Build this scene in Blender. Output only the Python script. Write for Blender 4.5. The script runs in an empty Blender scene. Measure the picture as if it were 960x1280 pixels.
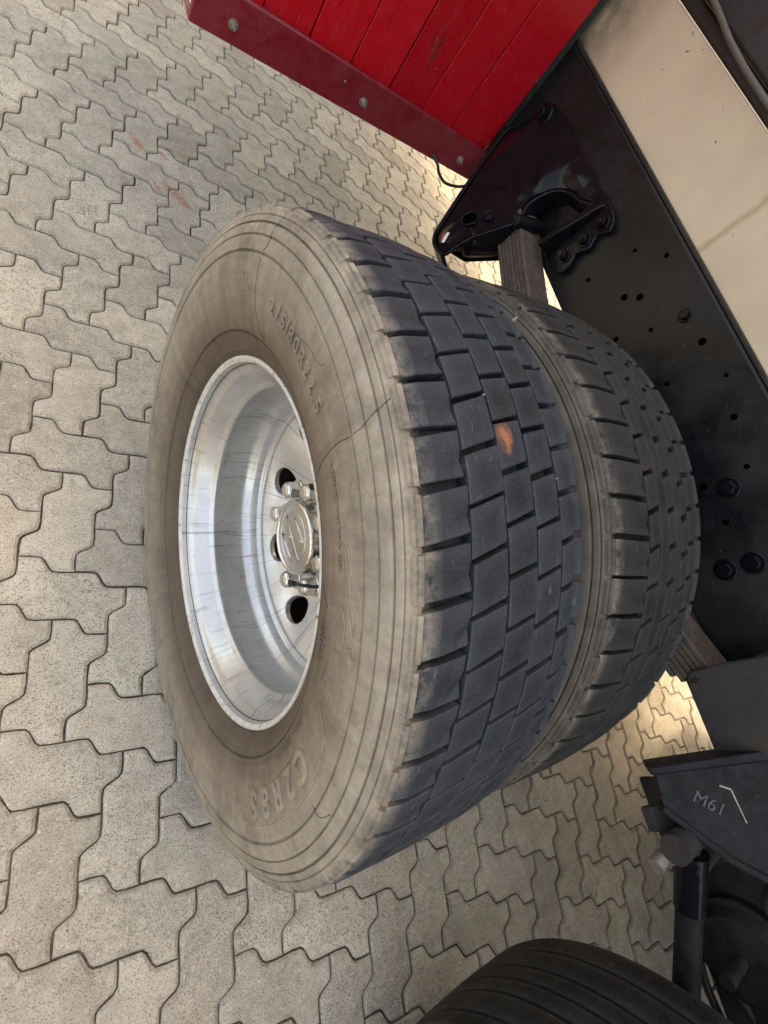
import bpy, bmesh, math, random
from mathutils import Vector, Matrix
random.seed(7)
sc = bpy.context.scene
COL = sc.collection
PI = math.pi
rad = math.radians

# ---------------------------------------------------------------- camera
F_PX, W_PX, H_PX = 621.10, 960.0, 1280.0
CAM = Vector((-0.29954, -0.26011, 1.24324))
RR = Matrix(((0.791799, -0.24554, 0.559253), (-0.016714, -0.924003, -0.382019), (0.610553, 0.293135, -0.735729)))
cd = bpy.data.cameras.new('camera'); cam = bpy.data.objects.new('camera', cd); COL.objects.link(cam)
cd.sensor_fit = 'VERTICAL'; cd.sensor_height = 36.0; cd.lens = F_PX / H_PX * 36.0
cd.clip_start = 0.02; cd.clip_end = 2000
cam.matrix_world = Matrix(((RR[0][0], -RR[1][0], -RR[2][0], CAM.x),
                           (RR[0][1], -RR[1][1], -RR[2][1], CAM.y),
                           (RR[0][2], -RR[1][2], -RR[2][2], CAM.z), (0, 0, 0, 1)))
sc.camera = cam

# ---------------------------------------------------------------- world and sun
SUN_EL, SUN_AZ = rad(60), rad(84)         # azimuth from +Y towards +X
wd = bpy.data.worlds.new('World'); sc.world = wd; wd.use_nodes = True
nt = wd.node_tree
sky = nt.nodes.new('ShaderNodeTexSky'); sky.sky_type = 'NISHITA'; sky.sun_disc = False
sky.sun_elevation = SUN_EL; sky.sun_rotation = SUN_AZ
sky.air_density = 1.0; sky.dust_density = 4.0; sky.ozone_density = 1.0
bg = nt.nodes['Background']; bg.inputs['Strength'].default_value = 0.15
nt.links.new(sky.outputs[0], bg.inputs[0])
sd = bpy.data.lights.new('sun', 'SUN'); sun = bpy.data.objects.new('sun', sd); COL.objects.link(sun)
sd.energy = 0.5; sd.angle = rad(7); sd.color = (1.0, 1.0, 0.99)
sdir = Vector((math.cos(SUN_EL) * math.sin(SUN_AZ), math.cos(SUN_EL) * math.cos(SUN_AZ), math.sin(SUN_EL)))
sun.rotation_euler = sdir.to_track_quat('Z', 'Y').to_euler(); sun.location = (0, 0, 8)
sc.view_settings.view_transform = 'Standard'; sc.view_settings.look = 'None'
sc.view_settings.exposure = 2.48; sc.view_settings.gamma = 1.0
sc.view_settings.use_white_balance = True
sc.view_settings.white_balance_temperature = 9900
sc.view_settings.white_balance_tint = 12

# ---------------------------------------------------------------- helpers
def empty(name, loc=(0, 0, 0), parent=None):
    o = bpy.data.objects.new(name, None); COL.objects.link(o); o.location = loc
    o.empty_display_size = 0.1
    if parent: o.parent = parent
    return o

def mesh(name, vs, fs, m=None, parent=None, smooth=False, loc=None, auto=None):
    me = bpy.data.meshes.new(name); me.from_pydata([tuple(v) for v in vs], [], fs); me.update()
    bm = bmesh.new(); bm.from_mesh(me); bmesh.ops.recalc_face_normals(bm, faces=bm.faces); bm.to_mesh(me); bm.free()
    if m: me.materials.append(m)
    if smooth: me.polygons.foreach_set('use_smooth', [True] * len(me.polygons))
    o = bpy.data.objects.new(name, me); COL.objects.link(o)
    if parent: o.parent = parent
    if loc: o.location = loc
    if auto: me.set_sharp_from_angle(angle=rad(auto))
    return o

def merge(*parts):
    V, Fc = [], []
    for vs, fs in parts:
        n = len(V); V += [tuple(v) for v in vs]; Fc += [tuple(i + n for i in f) for f in fs]
    return V, Fc

def bev(o, w=0.002, seg=2, ang=40):
    b = o.modifiers.new('bevel', 'BEVEL'); b.width = w; b.segments = seg; b.limit_method = 'ANGLE'; b.angle_limit = rad(ang)
    o.data.polygons.foreach_set('use_smooth', [True] * len(o.data.polygons))
    o.data.set_sharp_from_angle(angle=rad(50))
    return o

def boxg(a, b):
    (x0, y0, z0), (x1, y1, z1) = a, b
    v = [(x, y, z) for z in (z0, z1) for y in (y0, y1) for x in (x0, x1)]
    return v, [(0, 2, 3, 1), (4, 5, 7, 6), (0, 1, 5, 4), (2, 6, 7, 3), (0, 4, 6, 2), (1, 3, 7, 5)]

def frame_to(axis):
    z = Vector(axis).normalized(); x = z.orthogonal().normalized(); y = z.cross(x)
    return x, y, z

def cylg(a, b, r0, r1=None, n=20, caps=True, ph=0.0):
    a, b = Vector(a), Vector(b); r1 = r0 if r1 is None else r1
    x, y, z = frame_to(b - a); v = []
    for c, r in ((a, r0), (b, r1)):
        for i in range(n):
            t = 2 * PI * i / n + ph; v.append(c + x * r * math.cos(t) + y * r * math.sin(t))
    f = [(i, (i + 1) % n, n + (i + 1) % n, n + i) for i in range(n)]
    if caps: f += [tuple(range(n - 1, -1, -1)), tuple(range(n, 2 * n))]
    return v, f

def tubeg(pts, r, n=10):
    pts = [Vector(p) for p in pts]; v, f = [], []
    up = None
    for i, p in enumerate(pts):
        d = (pts[min(i + 1, len(pts) - 1)] - pts[max(i - 1, 0)]).normalized()
        if up is None: up = d.orthogonal().normalized()
        up = (up - d * up.dot(d)).normalized(); s = d.cross(up)
        for k in range(n):
            t = 2 * PI * k / n; v.append(p + up * r * math.cos(t) + s * r * math.sin(t))
    for i in range(len(pts) - 1):
        for k in range(n):
            f.append((i * n + k, i * n + (k + 1) % n, (i + 1) * n + (k + 1) % n, (i + 1) * n + k))
    f += [tuple(range(n - 1, -1, -1)), tuple((len(pts) - 1) * n + k for k in range(n))]
    return v, f

def latheg(prof, n=96, close=False):
    """profile of (x, r) turned about the X axis"""
    v, f = [], []; m = len(prof)
    for i in range(n):
        t = 2 * PI * i / n
        for x, r in prof: v.append((x, r * math.sin(t), r * math.cos(t)))
    for i in range(n):
        j = (i + 1) % n
        for k in range(m - 1): f.append((i * m + k, i * m + k + 1, j * m + k + 1, j * m + k))
        if close: f.append((i * m + m - 1, i * m, j * m, j * m + m - 1))
    return v, f

def prismg(poly, off):
    """polygon of 3D points extruded by the vector off"""
    n = len(poly); off = Vector(off)
    v = [Vector(q) for q in poly] + [Vector(q) + off for q in poly]
    f = [tuple(range(n)), tuple(range(2 * n - 1, n - 1, -1))] + [(i, (i + 1) % n, n + (i + 1) % n, n + i) for i in range(n)]
    return v, f

def hexg(c, axis, r, h, n=6):
    c = Vector(c); a = Vector(axis).normalized()
    return cylg(c, c + a * h, r, r * 1.0, n)

def smoothpts(pts, n=8):
    """Catmull-Rom through pts"""
    P = [Vector(p) for p in pts]; out = []
    for i in range(len(P) - 1):
        a = P[max(i - 1, 0)]; b = P[i]; c = P[i + 1]; d = P[min(i + 2, len(P) - 1)]
        for k in range(n):
            t = k / n
            out.append(0.5 * ((2 * b) + (c - a) * t + (2 * a - 5 * b + 4 * c - d) * t * t + (3 * b - a - 3 * c + d) * t ** 3))
    out.append(P[-1]); return out

# ---------------------------------------------------------------- material helper
class Mat:
    def __init__(s, name, col=(0.5, 0.5, 0.5), rough=0.6, metal=0.0, spec=0.5):
        s.m = bpy.data.materials.new(name); s.m.use_nodes = True; s.t = s.m.node_tree
        s.b = s.t.nodes['Principled BSDF']
        s.b.inputs['Base Color'].default_value = (*col, 1); s.b.inputs['Roughness'].default_value = rough
        s.b.inputs['Metallic'].default_value = metal; s.b.inputs['Specular IOR Level'].default_value = spec
        s.tc = s.t.nodes.new('ShaderNodeTexCoord'); s.co = s.tc.outputs['Object']; s.hh = None
    def n(s, typ, **kw):
        nd = s.t.nodes.new(typ)
        for k, v in kw.items(): setattr(nd, k, v)
        return nd
    def l(s, a, b): s.t.links.new(a, b)
    def math(s, op, a, b=None, c=None, clamp=False):
        nd = s.n('ShaderNodeMath', operation=op); nd.use_clamp = clamp
        for i, x in enumerate((a, b, c)):
            if x is None: continue
            if isinstance(x, (int, float)): nd.inputs[i].default_value = x
            else: s.l(x, nd.inputs[i])
        return nd.outputs[0]
    def noise(s, scale, detail=3, rough=0.55, co=None, stretch=None, dist=0.0):
        nd = s.n('ShaderNodeTexNoise'); nd.inputs['Scale'].default_value = scale
        nd.inputs['Detail'].default_value = detail; nd.inputs['Roughness'].default_value = rough
        nd.inputs['Distortion'].default_value = dist
        co = co or s.co
        if stretch:
            mp = s.n('ShaderNodeMapping'); mp.inputs['Scale'].default_value = stretch; s.l(co, mp.inputs[0]); co = mp.outputs[0]
        s.l(co, nd.inputs['Vector']); return nd.outputs[0]
    def ramp(s, fac, stops):
        nd = s.n('ShaderNodeValToRGB'); e = nd.color_ramp.elements
        while len(e) < len(stops): e.new(0.5)
        for i, (p, c) in enumerate(stops):
            e[i].position = p; e[i].color = (*c, 1) if isinstance(c, tuple) else (c, c, c, 1)
        s.l(fac, nd.inputs[0]); return nd.outputs[0]
    def mix(s, fac, a, b, mode='MIX'):
        nd = s.n('ShaderNodeMix', data_type='RGBA', blend_type=mode)
        for sock, x in ((nd.inputs[0], fac), (nd.inputs[6], a), (nd.inputs[7], b)):
            if isinstance(x, (int, float)): sock.default_value = x
            elif isinstance(x, tuple): sock.default_value = (*x, 1)
            else: s.l(x, sock)
        return nd.outputs[2]
    def sep(s, co=None):
        nd = s.n('ShaderNodeSeparateXYZ'); s.l(co or s.co, nd.inputs[0]); return nd.outputs
    def comb(s, x, y, z):
        nd = s.n('ShaderNodeCombineXYZ')
        for i, q in enumerate((x, y, z)):
            if isinstance(q, (int, float)): nd.inputs[i].default_value = q
            else: s.l(q, nd.inputs[i])
        return nd.outputs[0]
    def color(s, c): s.l(c, s.b.inputs['Base Color'])
    def rough(s, c): s.l(c, s.b.inputs['Roughness'])
    def bump(s, h, dist=0.001, strength=1.0):
        nd = s.n('ShaderNodeBump'); nd.inputs['Distance'].default_value = dist; nd.inputs['Strength'].default_value = strength
        s.l(h, nd.inputs['Height'])
        if s.hh: s.l(s.hh, nd.inputs['Normal'])
        s.hh = nd.outputs[0]; s.l(s.hh, s.b.inputs['Normal'])

def mat_paver():
    M = Mat('concrete_paver', rough=0.9, spec=0.25)
    g = M.n('ShaderNodeNewGeometry'); pos = g.outputs['Position']
    oi = M.n('ShaderNodeObjectInfo')
    r = M.math('FRACT', M.math('ADD', oi.outputs['Random'], g.outputs['Random Per Island']))
    base = M.ramp(r, [(0.0, (0.265, 0.230, 0.178)), (0.30, (0.365, 0.325, 0.258)), (0.55, (0.315, 0.285, 0.230)), (0.8, (0.440, 0.392, 0.312)), (1.0, (0.380, 0.330, 0.252))])
    big = M.noise(3.1, 4, 0.6, pos); mid = M.noise(22, 5, 0.65, pos)
    c = M.mix(0.55, base, M.ramp(big, [(0.3, 0.36), (0.7, 0.66)]), 'OVERLAY')
    c = M.mix(0.55, c, M.ramp(mid, [(0.3, 0.33), (0.7, 0.66)]), 'OVERLAY')
    sp = M.noise(330, 3, 0.7, pos); sp2 = M.noise(170, 2, 0.5, pos)
    c = M.mix(M.ramp(sp, [(0.39, 1.0), (0.48, 0.0)]), c, (0.095, 0.08, 0.062))
    c = M.mix(M.ramp(sp2, [(0.63, 0.0), (0.72, 0.7)]), c, (0.56, 0.53, 0.46))
    # worn patches where coarse dark grit shows through
    pt = M.math('MULTIPLY', M.ramp(M.noise(5.5, 3, 0.6, pos), [(0.60, 0.0), (0.68, 1.0)]), M.ramp(M.noise(260, 2, 0.6, pos), [(0.42, 1.0), (0.52, 0.0)]))
    c = M.mix(pt, c, (0.10, 0.085, 0.065))
    # brick red paint rubbed on three stones
    X, Y, Z = M.sep(pos)
    for sx, sy, ang, la, lb in ((0.09, 1.625, -1.1, 0.045, 0.018), (0.172, 1.609, -0.9, 0.02, 0.01), (0.205, 1.42, -0.8, 0.075, 0.016), (0.135, 1.44, -1.2, 0.03, 0.01)):
        dx = M.math('SUBTRACT', X, sx); dy = M.math('SUBTRACT', Y, sy); ca, sa = math.cos(ang), math.sin(ang)
        u = M.math('DIVIDE', M.math('ADD', M.math('MULTIPLY', dx, ca), M.math('MULTIPLY', dy, sa)), la)
        v = M.math('DIVIDE', M.math('SUBTRACT', M.math('MULTIPLY', dy, ca), M.math('MULTIPLY', dx, sa)), lb)
        d = M.math('ADD', M.math('MULTIPLY', u, u), M.math('MULTIPLY', v, v))
        k = M.math('MULTIPLY', M.math('SUBTRACT', 1.0, d, clamp=True), M.ramp(M.noise(60, 3, 0.7, pos), [(0.40, 0.0), (0.55, 1.6)]))
        c = M.mix(M.math('MINIMUM', k, 0.8), c, (0.36, 0.085, 0.045))
    edge_pale = M.ramp(g.outputs['Pointiness'], [(0.50, 0.0), (0.56, 0.35)])
    c = M.mix(M.math('MULTIPLY', edge_pale, M.ramp(M.noise(70, 4, 0.7, pos), [(0.35, 0.2), (0.6, 1.0)])), c, (0.56, 0.52, 0.44))  # stone edges mixed paler, broken up by noise
    # black specks and old drips
    c = M.mix(M.ramp(M.noise(26, 4, 0.7, pos), [(0.60, 0.0), (0.72, 0.5)]), c, (0.14, 0.12, 0.092))
    c = M.mix(M.ramp(M.noise(4.0, 5, 0.7, pos, None, 0.6), [(0.54, 0.0), (0.72, 0.4)]), c, (0.17, 0.15, 0.118))
    M.color(c)
    M.bump(M.noise(420, 3, 0.7, pos), 0.0022, 0.8); M.bump(M.noise(150, 3, 0.6, pos), 0.0025, 0.6); M.bump(mid, 0.004, 0.6)
    return M.m

def mat_sand():
    M = Mat('joint_sand', rough=1.0, spec=0.1)
    g = M.n('ShaderNodeNewGeometry'); pos = g.outputs['Position']
    M.color(M.ramp(M.noise(60, 5, 0.7, pos), [(0.35, (0.04, 0.034, 0.027)), (0.7, (0.16, 0.135, 0.10))]))
    M.bump(M.noise(300, 3, 0.7, pos), 0.002, 1)
    return M.m

def wheel_polar(M):
    X, Y, Z = M.sep()
    R = M.math('SQRT', M.math('ADD', M.math('MULTIPLY', Y, Y), M.math('MULTIPLY', Z, Z)))
    A = M.math('ARCTAN2', Y, Z)
    return X, R, A, Y, Z

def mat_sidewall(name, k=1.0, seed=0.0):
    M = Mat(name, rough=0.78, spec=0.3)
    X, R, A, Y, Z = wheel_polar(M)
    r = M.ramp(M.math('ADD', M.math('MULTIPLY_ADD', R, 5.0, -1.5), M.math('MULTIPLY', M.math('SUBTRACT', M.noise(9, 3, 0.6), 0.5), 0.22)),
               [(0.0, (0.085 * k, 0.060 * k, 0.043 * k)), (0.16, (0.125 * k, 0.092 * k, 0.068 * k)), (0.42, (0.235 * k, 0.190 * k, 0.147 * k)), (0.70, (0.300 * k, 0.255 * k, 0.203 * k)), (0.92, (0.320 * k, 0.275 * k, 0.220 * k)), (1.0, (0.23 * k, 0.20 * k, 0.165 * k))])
    cA = M.math('DIVIDE', Y, R); cB = M.math('DIVIDE', Z, R)
    pol = M.comb(M.math('MULTIPLY', R, 1.0), cA, cB)
    streak = M.noise(7, 5, 0.65, pol, (0.6, 2.6, 2.6))          # streaks run out from the rim
    ring = M.noise(9, 4, 0.6, pol, (9, 0.35, 0.35))
    c = M.mix(0.40, r, M.ramp(streak, [(0.32, 0.32), (0.68, 0.68)]), 'OVERLAY')
    c = M.mix(0.45, c, M.ramp(ring, [(0.3, 0.35), (0.7, 0.64)]), 'OVERLAY')
    blot = M.noise(14, 6, 0.7); c = M.mix(M.ramp(blot, [(0.47, 0.0), (0.66, 0.6)]), c, (0.12 * k, 0.095 * k, 0.075 * k))
    fine = M.noise(160, 4, 0.7); c = M.mix(0.35, c, M.ramp(fine, [(0.3, 0.35), (0.7, 0.65)]), 'OVERLAY')
    # dirt and painted crease shade, dark along the moulded rings
    for rr, wd_ in ((.3318, .0012), (.4340, .0010), (.4355, .0008), (.4550, .0012), (.4708, .0013), (.4805, .0010), (.4925, .0016)):
        dl = M.math('SUBTRACT', 1.0, M.math('DIVIDE', M.math('ABSOLUTE', M.math('SUBTRACT', R, rr)), wd_), clamp=True)
        dl = M.math('MULTIPLY', dl, M.ramp(M.noise(24, 4, 0.7), [(0.38, 0.12), (0.62, 0.7)]))
        c = M.mix(dl, c, (0.055 * k, 0.045 * k, 0.036 * k))
    # dark grime running in from the lug notches
    gr = M.math('MULTIPLY', M.math('MULTIPLY_ADD', R, 60.0, -28.8, clamp=True), M.ramp(M.noise(38, 5, 0.75), [(0.46, 0.0), (0.62, 0.7)]))
    c = M.mix(gr, c, (0.07 * k, 0.065 * k, 0.06 * k))
    # scuffed light scratches
    sc_ = M.noise(40, 3, 0.6, None, (1, 0.35, 3.0), 1.5); c = M.mix(M.ramp(sc_, [(0.66, 0.0), (0.72, 0.30)]), c, (0.42 * k, 0.37 * k, 0.30 * k))
    M.color(c); M.bump(fine, 0.0006, 0.6); M.bump(M.noise(30, 4, 0.6), 0.002, 0.35)
    return M.m

def mat_tread(name, base, dust):
    M = Mat(name, rough=0.72, spec=0.28)
    g = M.n('ShaderNodeNewGeometry'); ri = g.outputs['Random Per Island']
    c = M.ramp(ri, [(0.0, tuple(q * 0.65 for q in base)), (1.0, tuple(q * 1.5 for q in base))])
    c = M.mix(M.ramp(M.noise(16, 5, 0.7), [(0.40, 0.0), (0.75, 0.7)]), c, dust)
    c = M.mix(M.ramp(M.noise(55, 5, 0.75, None, (1.0, 2.2, 2.2)), [(0.58, 0.0), (0.74, 0.5)]), c, tuple(q * 1.5 for q in dust))
    c = M.mix(M.ramp(M.noise(260, 3, 0.7), [(0.60, 0.0), (0.70, 0.6)]), c, tuple(q * 2.8 for q in dust))
    c = M.mix(M.math('MULTIPLY', M.ramp(M.noise(120, 3, 0.6, None, (1.0, .18, .18), 2.0), [(0.64, 0.0), (0.68, 0.7)]), M.ramp(M.noise(11, 3), [(0.45, 0.0), (0.6, 1.0)])), c, tuple(q * 3.5 for q in dust))
    # pale edge wear
    pe = M.ramp(g.outputs['Pointiness'], [(0.505, 0.0), (0.57, 0.35)])
    c = M.mix(pe, c, tuple(q * 1.9 for q in dust))
    X, Y, Z = M.sep()
    # dust spilling from the sidewall over the outer lugs
    ed = M.math('SUBTRACT', 1.0, M.math('DIVIDE', M.math('SUBTRACT', X, -.016), 0.022), clamp=True)
    ed = M.math('MULTIPLY', ed, M.ramp(M.noise(42, 5, 0.75), [(0.38, 0.0), (0.62, 1.3)]))
    c = M.mix(M.math('MINIMUM', ed, 0.85), c, (0.20, 0.175, 0.145))
    # one block rubbed orange
    M.orange = None
    d = M.math('ADD', M.math('POWER', M.math('DIVIDE', M.math('SUBTRACT', X, 0.107), 0.013), 2.0), M.math('POWER', M.math('DIVIDE', M.math('SUBTRACT', Y, -0.072), 0.020), 2.0))
    up = M.math('GREATER_THAN', Z, 0.2)
    k = M.math('MULTIPLY', M.math('MULTIPLY', M.math('SUBTRACT', 1.15, d, clamp=True), up), M.ramp(M.noise(70, 3, 0.6), [(0.35, 0.1), (0.6, 1.0)]))
    if name == 'tread_rubber': c = M.mix(M.math('MINIMUM', k, 0.85), c, (0.34, 0.125, 0.065))
    M.color(c); M.rough(M.ramp(M.noise(30, 3), [(0.3, 0.55), (0.7, 0.85)]))
    M.bump(M.noise(90, 5, 0.75), 0.0018, 0.6); M.bump(M.noise(500, 2, 0.6), 0.0005, 0.5)
    return M.m

def mat_rim(name, col, rough=0.32, metal=0.75):
    M = Mat(name, col, rough, metal)
    X, R, A, Y, Z = wheel_polar(M)
    cA = M.math('DIVIDE', Y, R); cB = M.math('DIVIDE', Z, R)
    st = M.noise(1.0, 4, 0.7, M.comb(X, cA, cB), (9, 34, 34))       # scuffs along the axle direction
    c = M.mix(0.30, col, M.ramp(M.noise(5, 4, 0.6), [(0.3, 0.35), (0.7, 0.62)]), 'OVERLAY')
    c = M.mix(M.ramp(st, [(0.57, 0.0), (0.67, 0.6)]), c, (0.14, 0.14, 0.15))
    c = M.mix(M.ramp(M.noise(120, 4, 0.7), [(0.66, 0.0), (0.70, 0.8)]), c, (0.10, 0.085, 0.07))
    dirt = M.noise(12, 5, 0.7); c = M.mix(M.ramp(dirt, [(0.50, 0.0), (0.72, 0.38)]), c, (0.30, 0.26, 0.21))
    M.color(c); M.rough(M.ramp(M.noise(18, 5, 0.7), [(0.3, rough * 0.8), (0.7, min(1, rough * 1.7))])); M.bump(M.noise(60, 3, 0.6), 0.0006, 0.4)
    return M.m

def mat_flange():
    M = Mat('chipped_rim_edge', (0.6, 0.58, 0.54), 0.5, 0.3)
    c = M.ramp(M.noise(70, 4, 0.75), [(0.33, (0.18, 0.12, 0.08)), (0.40, (0.50, 0.48, 0.45)), (0.6, (0.62, 0.61, 0.59))])
    M.color(c); M.bump(M.noise(90, 3, 0.7), 0.001, 0.6); return M.m

def mat_paint(name, col, rough=0.3, dust=(0.16, 0.14, 0.12), dk=0.25, scale=6, spec=0.5, bump=0.4):
    M = Mat(name, col, rough, 0.0, spec)
    g = M.n('ShaderNodeNewGeometry'); pos = g.outputs['Position']
    c = M.mix(M.ramp(M.noise(scale, 6, 0.7, pos), [(0.42, 0.0), (0.78, dk)]), col, dust)
    c = M.mix(M.ramp(M.noise(150, 3, 0.7, pos), [(0.66, 0.0), (0.72, dk * 1.6)]), c, tuple(min(1, q * 2.2) for q in dust))
    M.color(c); M.rough(M.ramp(M.noise(scale * 2, 5, 0.7, pos), [(0.3, rough * 0.7), (0.7, min(1, rough * 1.9))]))
    M.bump(M.noise(45, 4, 0.6, pos), 0.0012, bump); return M.m

def mat_cream():
    M = Mat('cream_paint', (0.62, 0.49, 0.34), 0.45)
    g = M.n('ShaderNodeNewGeometry'); pos = g.outputs['Position']
    c = M.mix(0.5, (0.57, 0.455, 0.33), M.ramp(M.noise(5, 5, 0.65, pos), [(0.3, 0.38), (0.7, 0.60)]), 'OVERLAY')
    c = M.mix(M.ramp(M.noise(2.2, 3, 0.6, pos), [(0.5, 0.0), (0.7, 0.35)]), c, (0.42, 0.30, 0.17))
    X, Y, Z = M.sep(pos)
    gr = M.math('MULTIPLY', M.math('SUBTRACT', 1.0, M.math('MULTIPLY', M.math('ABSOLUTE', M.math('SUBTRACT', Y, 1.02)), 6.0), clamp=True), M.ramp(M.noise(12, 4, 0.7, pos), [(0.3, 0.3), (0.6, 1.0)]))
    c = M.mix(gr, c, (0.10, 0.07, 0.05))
    # brown stain band across the board beside a welded joint
    st = M.math('MULTIPLY', M.math('SUBTRACT', 1.0, M.math('DIVIDE', M.math('ABSOLUTE', M.math('SUBTRACT', M.math('ADD', Y, M.math('MULTIPLY', M.noise(20, 3, 0.6, pos), 0.02)), 0.375)), 0.012), clamp=True), 0.55)
    c = M.mix(st, c, (0.28, 0.17, 0.08))
    ch = M.ramp(M.noise(48, 3, 0.6, pos, (1, 0.6, 1.6), 1.0), [(0.72, 0.0), (0.735, 1.0)])
    c = M.mix(ch, c, (0.05, 0.035, 0.03))
    M.color(c); M.bump(M.noise(25, 3, 0.5, pos), 0.001, 0.3); return M.m

def mat_red():
    M = Mat('red_painted_wood', (0.36, 0.008, 0.014), 0.42)
    g = M.n('ShaderNodeNewGeometry'); pos = g.outputs['Position']; oi = M.n('ShaderNodeObjectInfo')
    c = M.ramp(oi.outputs['Random'], [(0.0, (0.38, 0.003, 0.010)), (1.0, (0.49, 0.004, 0.013))])
    c = M.mix(M.ramp(M.noise(60, 4, 0.7, pos, (1, 1, 0.12)), [(0.56, 0.0), (0.72, 0.45)]), c, (0.17, 0.003, 0.008))
    c = M.mix(M.ramp(M.noise(210, 3, 0.7, pos), [(0.70, 0.0), (0.73, 0.9)]), c, (0.6, 0.42, 0.28))
    c = M.mix(M.ramp(M.noise(70, 3, 0.6, pos, (1, 1, 0.4)), [(0.74, 0.0), (0.76, 0.8)]), c, (0.10, 0.03, 0.02))
    cr = M.noise(16, 3, 0.6, pos, (1, 1, 0.10)); band = M.math('SUBTRACT', 1.0, M.math('MULTIPLY', M.math('ABSOLUTE', M.math('SUBTRACT', cr, 0.56)), 140.0), clamp=True)
    band = M.math('MULTIPLY', band, M.ramp(M.noise(9, 3, 0.6, pos), [(0.50, 0.0), (0.62, 0.8)]))
    c = M.mix(band, c, (0.12, 0.012, 0.010))
    M.color(c); M.rough(M.ramp(M.noise(30, 4, 0.6, pos), [(0.3, 0.22), (0.7, 0.48)]))
    M.bump(M.noise(50, 5, 0.7, pos, (1, 1, 0.15)), 0.0018, 0.7); M.bump(M.math('SUBTRACT', 1.0, band), 0.0015, 0.8); return M.m

def mat_leaf():
    M = Mat('rusty_spring_steel', (0.12, 0.085, 0.06), 0.7, 0.2)
    g = M.n('ShaderNodeNewGeometry'); pos = g.outputs['Position']
    c = M.ramp(M.noise(45, 6, 0.7, pos), [(0.3, (0.050, 0.038, 0.030)), (0.5, (0.080, 0.060, 0.047)), (0.72, (0.14, 0.105, 0.082))])
    M.color(c); M.bump(M.noise(80, 4, 0.7, pos), 0.001, 0.6); return M.m

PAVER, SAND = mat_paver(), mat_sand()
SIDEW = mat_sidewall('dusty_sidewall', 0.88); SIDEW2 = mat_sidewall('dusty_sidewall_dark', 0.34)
LETTER = mat_sidewall('raised_letter_rubber', 1.05)
TREAD = mat_tread('tread_rubber', (0.0075, 0.0105, 0.0145), (0.030, 0.034, 0.040))
TREAD2 = mat_tread('inner_tread_rubber', (0.0085, 0.0092, 0.010), (0.028, 0.0275, 0.026))
TREAD3 = mat_tread('ribbed_tread_rubber', (0.008, 0.008, 0.009), (0.035, 0.033, 0.031))
RIM = mat_rim('silver_rim_paint', (0.55, 0.545, 0.535), 0.30, 0.75)
DISC = mat_rim('silver_disc_paint', (0.62, 0.61, 0.59), 0.34, 0.65)
FLANGE = mat_flange()
CHROME = mat_rim('dull_chrome', (0.66, 0.65, 0.62), 0.17, 1.0)
BLACK = mat_paint('black_chassis_paint', (0.0045, 0.0048, 0.006), 0.30, (0.030, 0.029, 0.028), 0.55, 4, 0.28)
GLOSS = mat_paint('glossy_black_casting', (0.004, 0.004, 0.0055), 0.15, (0.014, 0.0145, 0.016), 0.3, 9, 0.20, 0.7)
DULL = mat_paint('dull_black_steel', (0.018, 0.016, 0.016), 0.55, (0.045, 0.038, 0.034), 0.4, 9)
GRIME = mat_paint('grimy_underbody_steel', (0.010, 0.008, 0.007), 0.6, (0.04, 0.026, 0.018), 0.5, 12)
DARKIN = mat_paint('dark_hub_steel', (0.02, 0.02, 0.022), 0.6)
HOSE = mat_paint('dusty_grey_hose', (0.10, 0.085, 0.07), 0.6)
CREAM, RED, LEAF = mat_cream(), mat_red(), mat_leaf()
MAROON = mat_paint('dull_maroon_paint', (0.180, 0.006, 0.015), 0.36, (0.22, 0.05, 0.055), 0.3, 14)
WHITE = mat_paint('off_white_paint', (0.72, 0.72, 0.70), 0.5)
STEEL = mat_paint('bare_bolt_steel', (0.42, 0.39, 0.36), 0.35, (0.2, 0.12, 0.08), 0.7, 60); STEEL.node_tree.nodes['Principled BSDF'].inputs['Metallic'].default_value = 0.8
HOLE_SHADE = Mat('hole_shade_black', (0.001, 0.001, 0.001), 1.0, 0, 0.0).m  # flat black stands in for the shade inside uncut holes
RUBBER = mat_paint('black_rubber', (0.018, 0.018, 0.018), 0.6)

# ---------------------------------------------------------------- block paving
TH = -0.4243; OX, OY = -0.1984, -0.4837; CW = 0.1102
E1 = Vector((math.cos(TH), math.sin(TH))); E2 = Vector((-math.sin(TH), math.cos(TH)))
AMP = 0.105

def stone_outline(prof):
    """2 x 1 stone, corners at cell corners, every cell edge bent into the same tooth; y up"""
    def H(x0, x1, y):
        s = 1 if x1 > x0 else -1; out = []
        for c in range(abs(x1 - x0)):
            for t, a in prof:
                out.append((x0 + s * (c + t), y + (a if s > 0 else -a)))
        return out
    def Vv(y0, y1, x):
        s = 1 if y1 > y0 else -1; out = []
        for t, a in prof: out.append((x + (-a if s > 0 else a), y0 + s * t))
        return out
    return H(0, 2, 0) + Vv(0, 1, 2) + H(2, 0, 1) + Vv(1, 0, 0)

def inset(poly, d):
    n = len(poly); out = []
    for i in range(n):
        a, b, c = (Vector(poly[(i + k) % n]) for k in (-1, 0, 1))
        e0 = (b - a).normalized(); e1 = (c - b).normalized()
        n0 = Vector((-e0.y, e0.x)); n1 = Vector((-e1.y, e1.x))
        m = (n0 + n1).normalized(); k = d / max(0.5, m.dot(n0)); out.append(b + m * k)
    return out

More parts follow.
